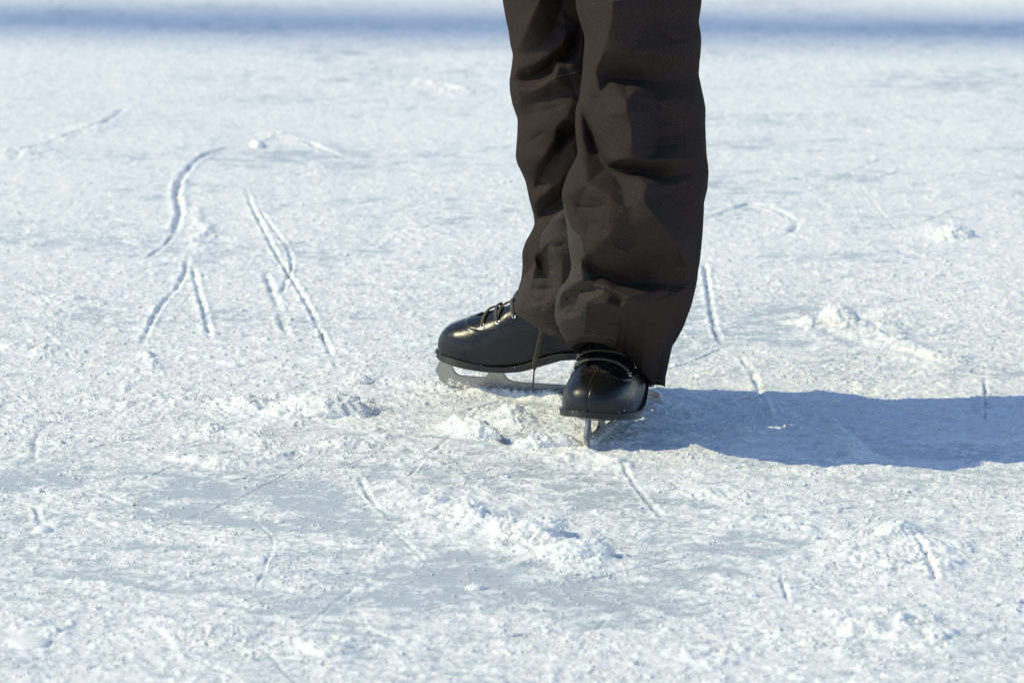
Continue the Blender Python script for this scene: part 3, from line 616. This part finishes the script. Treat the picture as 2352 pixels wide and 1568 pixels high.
for d, par, pts in ((d1, tl1, [(1298, 482), (1306, 505), (1319, 531), (1335, 546), (1339, 561), (1345, 590), (1347, 615), (1353, 636), (1363, 650), (1389, 657)]), (d1, tl1, [(1389, 664), (1386, 677), (1370, 685), (1352, 693), (1348, 703), (1345, 735), (1342, 770)]),
                    (d2, tl2, [(1278, 490), (1262, 508), (1244, 535), (1239, 556), (1238, 584), (1234, 596), (1222, 612), (1204, 634), (1196, 652), (1188, 676), (1184, 700)])):
    P = leg_points(d, pts, 3, .0003); V, F = frame_boxes(P, np.tile([0, -1., 0], (len(P), 1)), .0034, .0011, .0009)
    o = mesh_obj('seam', V, F, M['dark_thread']); o.parent = par
# seat of the trousers and jacket hem above the picture, closing the legs
def ring_loft(rings, n=64):
    V = []
    for cx, cy, cz, a, b in rings:
        for k in range(n): t = 2 * math.pi * k / n; V.append((cx + a * math.cos(t), cy + b * math.sin(t), cz))
    return np.array(V), grid_faces(len(rings), n, True)
v, f = ring_loft([(.10, .205, .80, .02, .02), (.10, .205, .79, .10, .07), (.10, .205, .80, .16, .105), (.10, .205, .88, .185, .125), (.10, .205, .98, .175, .12), (.10, .205, 1.05, .16, .11), (.10, .205, 1.052, .0, .0)])
sx = mesh_obj('trouser_seat', v, f, M['fabric']); child(sx)

# ------------------------------------------------------------------ figure skates
TOP = np.array([(.0, .112), (.10, .16), (.145, .185), (.165, .168), (.180, .147), (.191, .124), (.1994, .1143), (.2069, .1111), (.2283, .1038), (.2388, .1001), (.2493, .0962), (.2621, .0918), (.2737, .0870), (.2825, .0815), (.2880, .0755), (.2916, .0675), (.2937, .0559)])
STP = np.array([(.0, .066), (.08, .066), (.1205, .0626), (.1434, .0562), (.1647, .0471), (.1855, .0425), (.2069, .0411), (.2389, .0453), (.2709, .0495), (.2937, .0531)])
SBT = np.array([(.0, .047), (.088, .047), (.096, .0555), (.1205, .0531), (.1538, .0422), (.1699, .0373), (.191, .0349), (.2174, .0346), (.2494, .0374), (.2815, .0427), (.2937, .0453)])
HWD = np.array([(.012, .0), (.0135, .010), (.018, .018), (.028, .026), (.05, .0315), (.09, .0325), (.13, .037), (.16, .0425), (.19, .0455), (.215, .0462), (.235, .0463), (.255, .0435), (.268, .0390), (.278, .0330), (.286, .0250), (.2905, .0165), (.2928, .0085), (.2937, .0)])
def curve_tab(T): return resample(T, .0006)
TOP_LOW = curve_tab(np.array([(.0, .112), (.10, .126), (.15, .128), (.178, .124), (.19, .1195)] + [tuple(q) for q in TOP if q[0] > .195]))
TOP, HWD = curve_tab(TOP), curve_tab(HWD); TOP_HIGH = TOP
def ip(T, u): return np.interp(u, T[:, 0], T[:, 1])
def smooth_tab(T, n=500, k=15):
    u = np.linspace(T[0, 0], T[-1, 0], n); v = np.interp(u, T[:, 0], T[:, 1]); h = np.hanning(k); h /= h.sum()
    pv = np.pad(v, k // 2, 'reflect', reflect_type='odd'); return np.stack([u, np.convolve(pv, h, 'valid')], -1)
STP, SBT = smooth_tab(STP, k=41), smooth_tab(SBT, k=15)
def surf(u, phi, off=0.0):                  # boot upper: u from heel to toe, phi 0..pi across from right to left
    hw = ip(HWD, u) * .985; zb = ip(STP, u) - .001; h = np.maximum(ip(TOP, u) - zb, .0015)
    e = 2 / (2.25 + .35 * sstep(.2, .28, u) + 1.1 * (1 - sstep(.19, .235, u)))
    c, s = np.cos(phi), np.sin(phi)
    bul = 1 + .05 * np.sin(np.clip(phi, 0, math.pi) * 2) ** 2
    v = hw * np.sign(c) * np.abs(c) ** e * bul; z = zb + h * np.abs(s) ** e
    return np.stack([u + 0 * v, v, z], -1)
def surf_n(u, phi):
    a = surf(u + .0006, phi) - surf(u - .0006, phi); b = surf(u, phi + .01) - surf(u, phi - .01); n = np.cross(a, b); n /= np.linalg.norm(n, axis=-1, keepdims=True) + 1e-12
    return np.where((n[..., 2:] < 0), -n, n)
def phi_at(u, z, left=True):
    ph = np.linspace(.02, math.pi / 2, 200); q = surf(np.full(200, u), ph)[:, 2]; p = float(np.interp(z, q, ph)); return math.pi - p if left else p
def throat(u): return np.interp(u, [.0, .20, .222, .236, .243, .2431], [.024, .021, .019, .0165, .009, 0])
def strip_tube(P, N, wd, ht, n=10):         # flat lace along P with surface normals N
    P = np.asarray(P); V = []
    for i in range(len(P)):
        t = P[min(i + 1, len(P) - 1)] - P[max(i - 1, 0)]; t /= np.linalg.norm(t) + 1e-12; b = np.cross(N[i], t); b /= np.linalg.norm(b) + 1e-12; nn = np.cross(t, b)
        w_ = wd[i] if hasattr(wd, '__len__') else wd; h_ = ht[i] if hasattr(ht, '__len__') else ht
        for k in range(n): a = 2 * math.pi * k / n; V.append(P[i] + b * math.cos(a) * w_ / 2 + nn * math.sin(a) * h_ / 2)
    V = np.array(V); F = grid_faces(len(P), n, True).tolist(); F += [list(range(n)), list(range(len(P) * n - n, len(P) * n))[::-1]]
    return V, F
def torus(R0, r0, n=20, m=8):
    V = []
    for i in range(n):
        a = 2 * math.pi * i / n
        for j in range(m): b = 2 * math.pi * j / m; V.append(((R0 + r0 * math.cos(b)) * math.cos(a), (R0 + r0 * math.cos(b)) * math.sin(a), r0 * math.sin(b)))
    V = np.array(V); F = []
    for i in range(n):
        for j in range(m): F.append([i * m + j, ((i + 1) % n) * m + j, ((i + 1) % n) * m + (j + 1) % m, i * m + (j + 1) % m])
    return V, F
BLADE = [(.2891, .0470), (.2925, .0380), (.2965, .0300), (.2997, .0235), (.2975, .0222), (.2985, .0200), (.2955, .0195), (.2968, .0172), (.2938, .0165), (.2946, .0140), (.2921, .0108), (.2870, .0078), (.2816, .0057), (.2740, .0040), (.2658, .0028), (.2520, .0018), (.2389, .0011), (.215, .0005), (.1965, 0),
         (.0, 0), (-.0002, .004), (.0006, .008), (.0016, .0108), (.0035, .0133), (.0065, .0148), (.0103, .0156), (.018, .016), (.028, .0165), (.036, .020), (.040, .027), (.041, .050), (.074, .050), (.076, .030), (.082, .020), (.094, .016),
         (.1307, .0159), (.1699, .0156), (.186, .0157), (.1965, .0166), (.2010, .0180), (.2045, .0208), (.2072, .0240), (.2083, .0270), (.2088, .036), (.2261, .037), (.2265, .0290), (.2280, .0250), (.2302, .0222), (.2340, .0198), (.2389, .0190), (.2500, .0190), (.2657, .0196), (.2700, .0208), (.2735, .0238), (.2757, .0275), (.2770, .0320), (.2774, .0345), (.2762, .0430)]
def make_skate(place, label, side_lace):
    global TOP
    TOP = TOP_HIGH if side_lace else TOP_LOW
    # upper
    us = np.concatenate([np.linspace(.0125, .03, 20), np.linspace(.032, .25, 120), .2937 - (.2937 - .2505) * (1 - np.linspace(0, 1, 60)) ** 1.8]); us = np.unique(us)
    ph = np.linspace(0, math.pi, 121)
    U, PH = np.meshgrid(us, ph, indexing='ij'); S = surf(U, PH)
    # creases where the boot bends, and the raised facing edge
    th = throat(U); dv = np.abs(S[..., 1]) - th
    nrm = surf_n(U, PH)
    face = (1 - sstep(.2510, .2555, U)) * sstep(0, .0015, S[..., 2] - np.interp(U, [.14, .171, .201, .225, .244, .253, .29], [.114, .1005, .088, .0835, .0868, .0925, .2]))
    wr = .0003 * fbm(U, S[..., 2] + .3 * S[..., 1], .022, 3, 5) + .0010 * face - .0011 * np.exp(-((np.abs(S[..., 1]) / .0009) ** 2)) * sstep(.243, .25, U)
    S = S + nrm * wr[..., None]
    F = grid_faces(len(us), 121); c = S.reshape(-1, 3)[F].mean(1); keep = ~((np.abs(c[:, 1]) < throat(c[:, 0])) & (c[:, 0] < .243) & (c[:, 2] > ip(STP, c[:, 0]) + .02))
    V = S.reshape(-1, 3); F = F[keep]
    # ankle shaft (under the trouser hem)
    n = 48; rings = []
    for z, uc, a, b in [(.075, .075, .052, .030), (.10, .082, .066, .033), (.125, .088, .068, .034), (.15, .090, .058, .034), (.18, .090, .052, .035), (.22, .088, .052, .037), (.25, .086, .054, .040), (.252, .086, .050, .036), (.20, .088, .045, .030)]:
        for k in range(n): t = 2 * math.pi * k / n; rings.append((uc + a * math.cos(t), b * math.sin(t), z))
    F2 = grid_faces(9, n, True) + len(V); V = np.vstack([V, rings]); F = np.vstack([F, F2])
    boot = mesh_obj('skate_boot', V, F, M['leather'])
    boot['label'] = label
    so = boot.modifiers.new('thickness', 'SOLIDIFY'); so.thickness = .0016; so.offset = -1
    # tongue
    ut = np.linspace(.10, .247, 60); pt = np.linspace(-1, 1, 41); T = []
    for u in ut:
        for q in pt:
            p = math.pi / 2 + q * .95; s = surf(np.array(u), np.array(p)); nn = surf_n(np.array(u), np.array(p)); T.append(s - nn * (.0042 - .0012 * abs(q)) + np.array([0, 0, .0006 * math.sin(u * 500)]))
    T = np.array(T)
    mesh_obj('tongue', T, grid_faces(60, 41), M['tongue'], boot)
    # rounded tip of the padded tongue standing out of the boot
    if not side_lace:
      v, f = ring_loft([(.160, 0, .108, .020, .024), (.172, 0, .115, .020, .025), (.180, 0, .121, .014, .024), (.184, 0, .127, .009, .022), (.182, 0, .133, .007, .019), (.178, 0, .137, .003, .010)], 28)
      mesh_obj('tongue_tip', v, f, M['tongue'], boot)
    # sole
    uo = np.concatenate([np.linspace(.0121, .03, 24), np.linspace(.032, .26, 70), .29365 - (.29365 - .2605) * (1 - np.linspace(0, 1, 50)) ** 2])
    hwo = ip(HWD, uo); loop = np.vstack([np.stack([uo, hwo], -1), np.stack([uo[::-1], -hwo[::-1]], -1)[1:-1]])
    nx = np.roll(loop, -1, 0) - np.roll(loop, 1, 0); nx = np.stack([nx[:, 1], -nx[:, 0]], -1); nx /= np.linalg.norm(nx, axis=1, keepdims=True) + 1e-9; nx *= np.sign((nx * (loop - [.15, 0])).sum(1))[:, None]
    lay = [(0, -.012), (0, -.0012), (.05, .0016), (.20, .0019), (.24, .0008), (.28, .0019), (.44, .0022), (.48, .0010), (.52, .0022), (.68, .0024), (.72, .0012), (.76, .0026), (.95, .0030), (1.0, .0022), (1.02, .0008), (1.02, -.008)]
    V = []
    for q, o_ in lay:
        l2 = loop + nx * o_; zb, zt = ip(SBT, loop[:, 0]), ip(STP, loop[:, 0]); V.append(np.column_stack([l2, zb + (zt - zb) * q]))
    nl = len(loop); V = np.vstack(V); F = grid_faces(len(lay), nl, True)
    capL = [[i, i + 1, nl - i - 1, (nl - i) % nl] for i in range(1, nl // 2 - 1)]
    F = F.tolist() + capL
    sole = mesh_obj('sole', V, F, M['sole'], boot)
    # mounting plates and blade
    for a, b, hwp in ((.175, .285, .026), (.03, .085, .024)):
        uu = np.linspace(a, b, 24); e = np.sqrt(np.clip(1 - ((uu - (a + b) / 2) / ((b - a) / 2)) ** 2, 0, 1)) ** .6 * hwp * np.clip(ip(HWD, uu) / .046, .3, 1)
        z = ip(SBT, uu); V = np.vstack([np.column_stack([uu, e, z - .0002]), np.column_stack([uu, -e, z - .0002]), np.column_stack([uu, e * .9, z - .0024]), np.column_stack([uu, -e * .9, z - .0024])])
        k = np.arange(23); F = np.vstack([np.stack([k, k + 1, k + 49, k + 48], -1), np.stack([k + 24, k + 25, k + 73, k + 72], -1), np.stack([k + 48, k + 49, k + 73, k + 72], -1)])
        mesh_obj('mounting_plate', V, F, M['steel'], boot, False)
    bm = bmesh.new(); vs = [bm.verts.new((u, -.0022, z)) for u, z in BLADE]; fc = bm.faces.new(vs)
    ex = bmesh.ops.extrude_face_region(bm, geom=[fc]); bmesh.ops.translate(bm, verts=[q for q in ex['geom'] if isinstance(q, bmesh.types.BMVert)], vec=(0, .0044, 0))
    bmesh.ops.recalc_face_normals(bm, faces=bm.faces); bmesh.ops.bevel(bm, geom=[e_ for e_ in bm.edges if abs(e_.verts[0].co.y - e_.verts[1].co.y) < 1e-6], offset=.0004, segments=1, affect='EDGES')
    bmesh.ops.triangulate(bm, faces=bm.faces)
    me = bpy.data.meshes.new('blade'); bm.to_mesh(me); bm.free(); bl = bpy.data.objects.new('blade', me); sc.collection.objects.link(bl); me.materials.append(M['steel']); bl.parent = boot
    # snow clinging to the blade
    m_ = 2600; uu = rng.uniform(.0, .283, m_); top_ = np.interp(uu, [0, .1, .2, .25, .28], [.011, .012, .013, .012, .010]); zz = np.abs(rng.normal(0, .42, m_)) * top_ + np.interp(uu, [.2, .26, .285], [0, .003, .008])
    ok = zz < .018; uu, zz = uu[ok], zz[ok]; rr = np.exp(rng.normal(-7.25, .35, len(uu)))
    P = np.column_stack([uu, np.where(rng.random(len(uu)) < .5, -1, 1) * (.0019 + rr * .3), zz]); g = scatter('clinging_snow', P, rr, .9, boot); g['kind'] = 'stuff'
    m_ = 24; kk = rng.integers(0, len(loop), m_); rr = np.exp(rng.normal(-7.4, .4, m_)); top_s = ip(STP, loop[kk, 0]); fr_ = (loop[kk, 0] > .2) | (rng.random(m_) < .3)
    P = np.column_stack([loop[kk] + nx[kk] * rng.choice([.0012, .0030], m_)[:, None], top_s + rng.normal(.0005, .0014, m_)])[fr_]; g = scatter('clinging_snow', P, rr[fr_], .8, boot); g['kind'] = 'stuff'
    # eyelets, laces
    EY = [(.2225, .0905), (.2015, .0975), (.1805, .1065), (.163, .116)]
    ev, ef = torus(.0026, .0008)
    cen = {}
    for i, (u, z) in enumerate(EY):
        for left in (True, False):
            p = phi_at(u, z, left); c0_ = surf(np.array(u), np.array(p)); nn = surf_n(np.array(u), np.array(p)); cen[i, left] = (c0_, nn, p)
            q = Vector(nn).to_track_quat('Z', 'Y').to_matrix(); Mx = np.array(q)
            if i < 3: mesh_obj('eyelet', (ev @ Mx.T) + c0_ + nn * .0013, ef, M['chrome'], boot)
            if i < 3:
                dv_, df_ = lathe([(0, .0012), (.0024, .0012), (.0024, .0008)], 16); mesh_obj('eyelet_hole', (dv_ @ Mx.T) + c0_, df_, M['dark_thread'], boot)
    def over(a, b, lift, sag=0.0, n=46):
        (ua, pa), (ub, pb) = a, b; P = []; N = []
        for k in range(n):
            t = k / (n - 1); u = ua + (ub - ua) * t; p = pa + (pb - pa) * t; s = surf(np.array(u), np.array(p)); nn = surf_n(np.array(u), np.array(p))
            e = min(1, t / .09, (1 - t) / .09); P.append(s + nn * (.0006 + lift * e)); N.append(nn)
        return np.array(P), np.array(N)
    for i in range(2 if side_lace else 3):
        a = (EY[i][0], cen[i, True][2]); b = (EY[i][0], cen[i, False][2]); b2 = (EY[min(i + 1, 3)][0], cen[min(i + 1, 3), False][2])
        P, N = over((EY[i][0] , a[1]), (EY[i][0] + .001, b[1]), .0026); v, f = strip_tube(P, N, .0052, .0026); mesh_obj('lace', v, f, M['lace'], boot)
        if i < 2 and not (side_lace and i == 0):
            c2 = (EY[i + 1][0], cen[i + 1, True][2]) if side_lace else b2
            st = (EY[i][0], cen[i, False][2]) if side_lace else a
            P, N = over((st[0] - .004, st[1] + (.35 if st[1] < 1.57 else -.35)), c2, .0044); v, f = strip_tube(P, N, .0048, .0024); mesh_obj('lace', v, f, M['lace'], boot)
    # stitching: facing arcs and toe seam
    def dash(pts, m='thread', ln=.0017, wd=.0006):
        P = np.array([surf(np.array(u), np.array(p)) for u, p in pts]); N = np.array([surf_n(np.array(u), np.array(p)) for u, p in pts]); return frame_boxes(P + N * .0008, N, ln, wd, .0007)
    arc = resample([(.2560, .0950), (.2530, .0925), (.2440, .0868), (.2250, .0835), (.2010, .0880), (.1710, .1005), (.155, .110)], .0024)
    Vv, Ff, off = [], [], 0
    for left in (True, False):
        v, f = dash([(u, phi_at(u, min(z, ip(TOP, u) - .0015), left)) for u, z in arc]); Vv.append(v); Ff.append(f + off); off += len(v)
    for left in (1, -1):
        pts = []
        for u in np.arange(.17, .242, .0024):
            ph_ = np.linspace(.05, math.pi / 2, 120); s = surf(np.full(120, u), ph_)[:, 1]; p = float(np.interp(-(throat(u) + .0025), -s, ph_)); pts.append((u, p if left > 0 else math.pi - p))
        v, f = dash(pts); Vv.append(v); Ff.append(f + off); off += len(v)
    v, f = dash([(u, math.pi / 2 + .018) for u in np.arange(.244, .292, .0021)]); Vv.append(v); Ff.append(f + off); off += len(v)
    for k in range(4):
        v, f = dash([(.2445 + .0016 * k, math.pi / 2 + q) for q in np.arange(-.30 + .05 * k, .31 - .05 * k, .06)]); Vv.append(v); Ff.append(f + off); off += len(v)
    mesh_obj('stitching', np.vstack(Vv), np.vstack(Ff), M['thread'], boot)
    boot.matrix_world = place; bpy.context.view_layer.update(); child(boot); boot.matrix_world = place
    return boot
# rear skate: heel end of the blade at gnd(1520,930), pointing left and a little away
hb = Vector((.1861, .2762, .0015)); ang = R(160.828)
skate_b = make_skate(Matrix.Translation(hb) @ Matrix.Rotation(ang, 4, 'Z'), 'black leather figure skate seen from the side, toe pointing left', False)
# front skate: toe pick at (.0868,0), pointing at the viewer, leaning over a little
toe = Vector((.0868, .0, .0)); yaw = R(270 - 16); S_ = .93
loc0 = Matrix.Rotation(yaw, 4, 'Z') @ Matrix.Rotation(R(-1.5), 4, 'X') @ Matrix.Rotation(R(.4), 4, 'Y') @ Matrix.Scale(S_, 4)
tip = loc0 @ Vector((.2935, 0, .004)); T_ = Matrix.Translation(toe - tip + Vector((0, 0, .001)))
skate_f = make_skate(T_ @ loc0, 'black leather figure skate pointing toward the viewer', True)

# lace end hanging from the rear skate
LP = [(1246, 752), (1244, 768), (1240, 785), (1235, 805), (1230, 825), (1228, 838), (1227.5, 846), (1227, 851)]
P = np.array([onY(x, y, .245) for x, y in LP]); P = resample(P, .004); wds = np.interp(np.linspace(0, 1, len(P)), [0, .72, .86, 1], [.0068, .0062, .0046, .0018])
v, f = strip_tube(P, np.tile([.25, -.95, .1], (len(P), 1)), wds, .0014); o = mesh_obj('lace', v, f, M['lace']); child(o, skate_b); o['label'] = 'loose lace end hanging down from the trouser hem'
P = np.array([onY(x, y, .245) for x, y in [(1227, 849), (1226, 862), (1225, 876), (1223.5, 891)]]); v, f = strip_tube(resample(P, .004), np.tile([.25, -.95, .1], (len(resample(P, .004)), 1)), .0021, .0021)
o2 = mesh_obj('aglet', v, f, M['tongue']); child(o2, skate_b)
# zip puller at the hem
v, f = torus(.0030, .0009); v = v[:, [0, 2, 1]] * np.array([.75, 1, 1.25]); c = onY(1505.5, 887, .16); o = mesh_obj('zip_puller', v + c, f, M['chrome']); child(o, tl1)
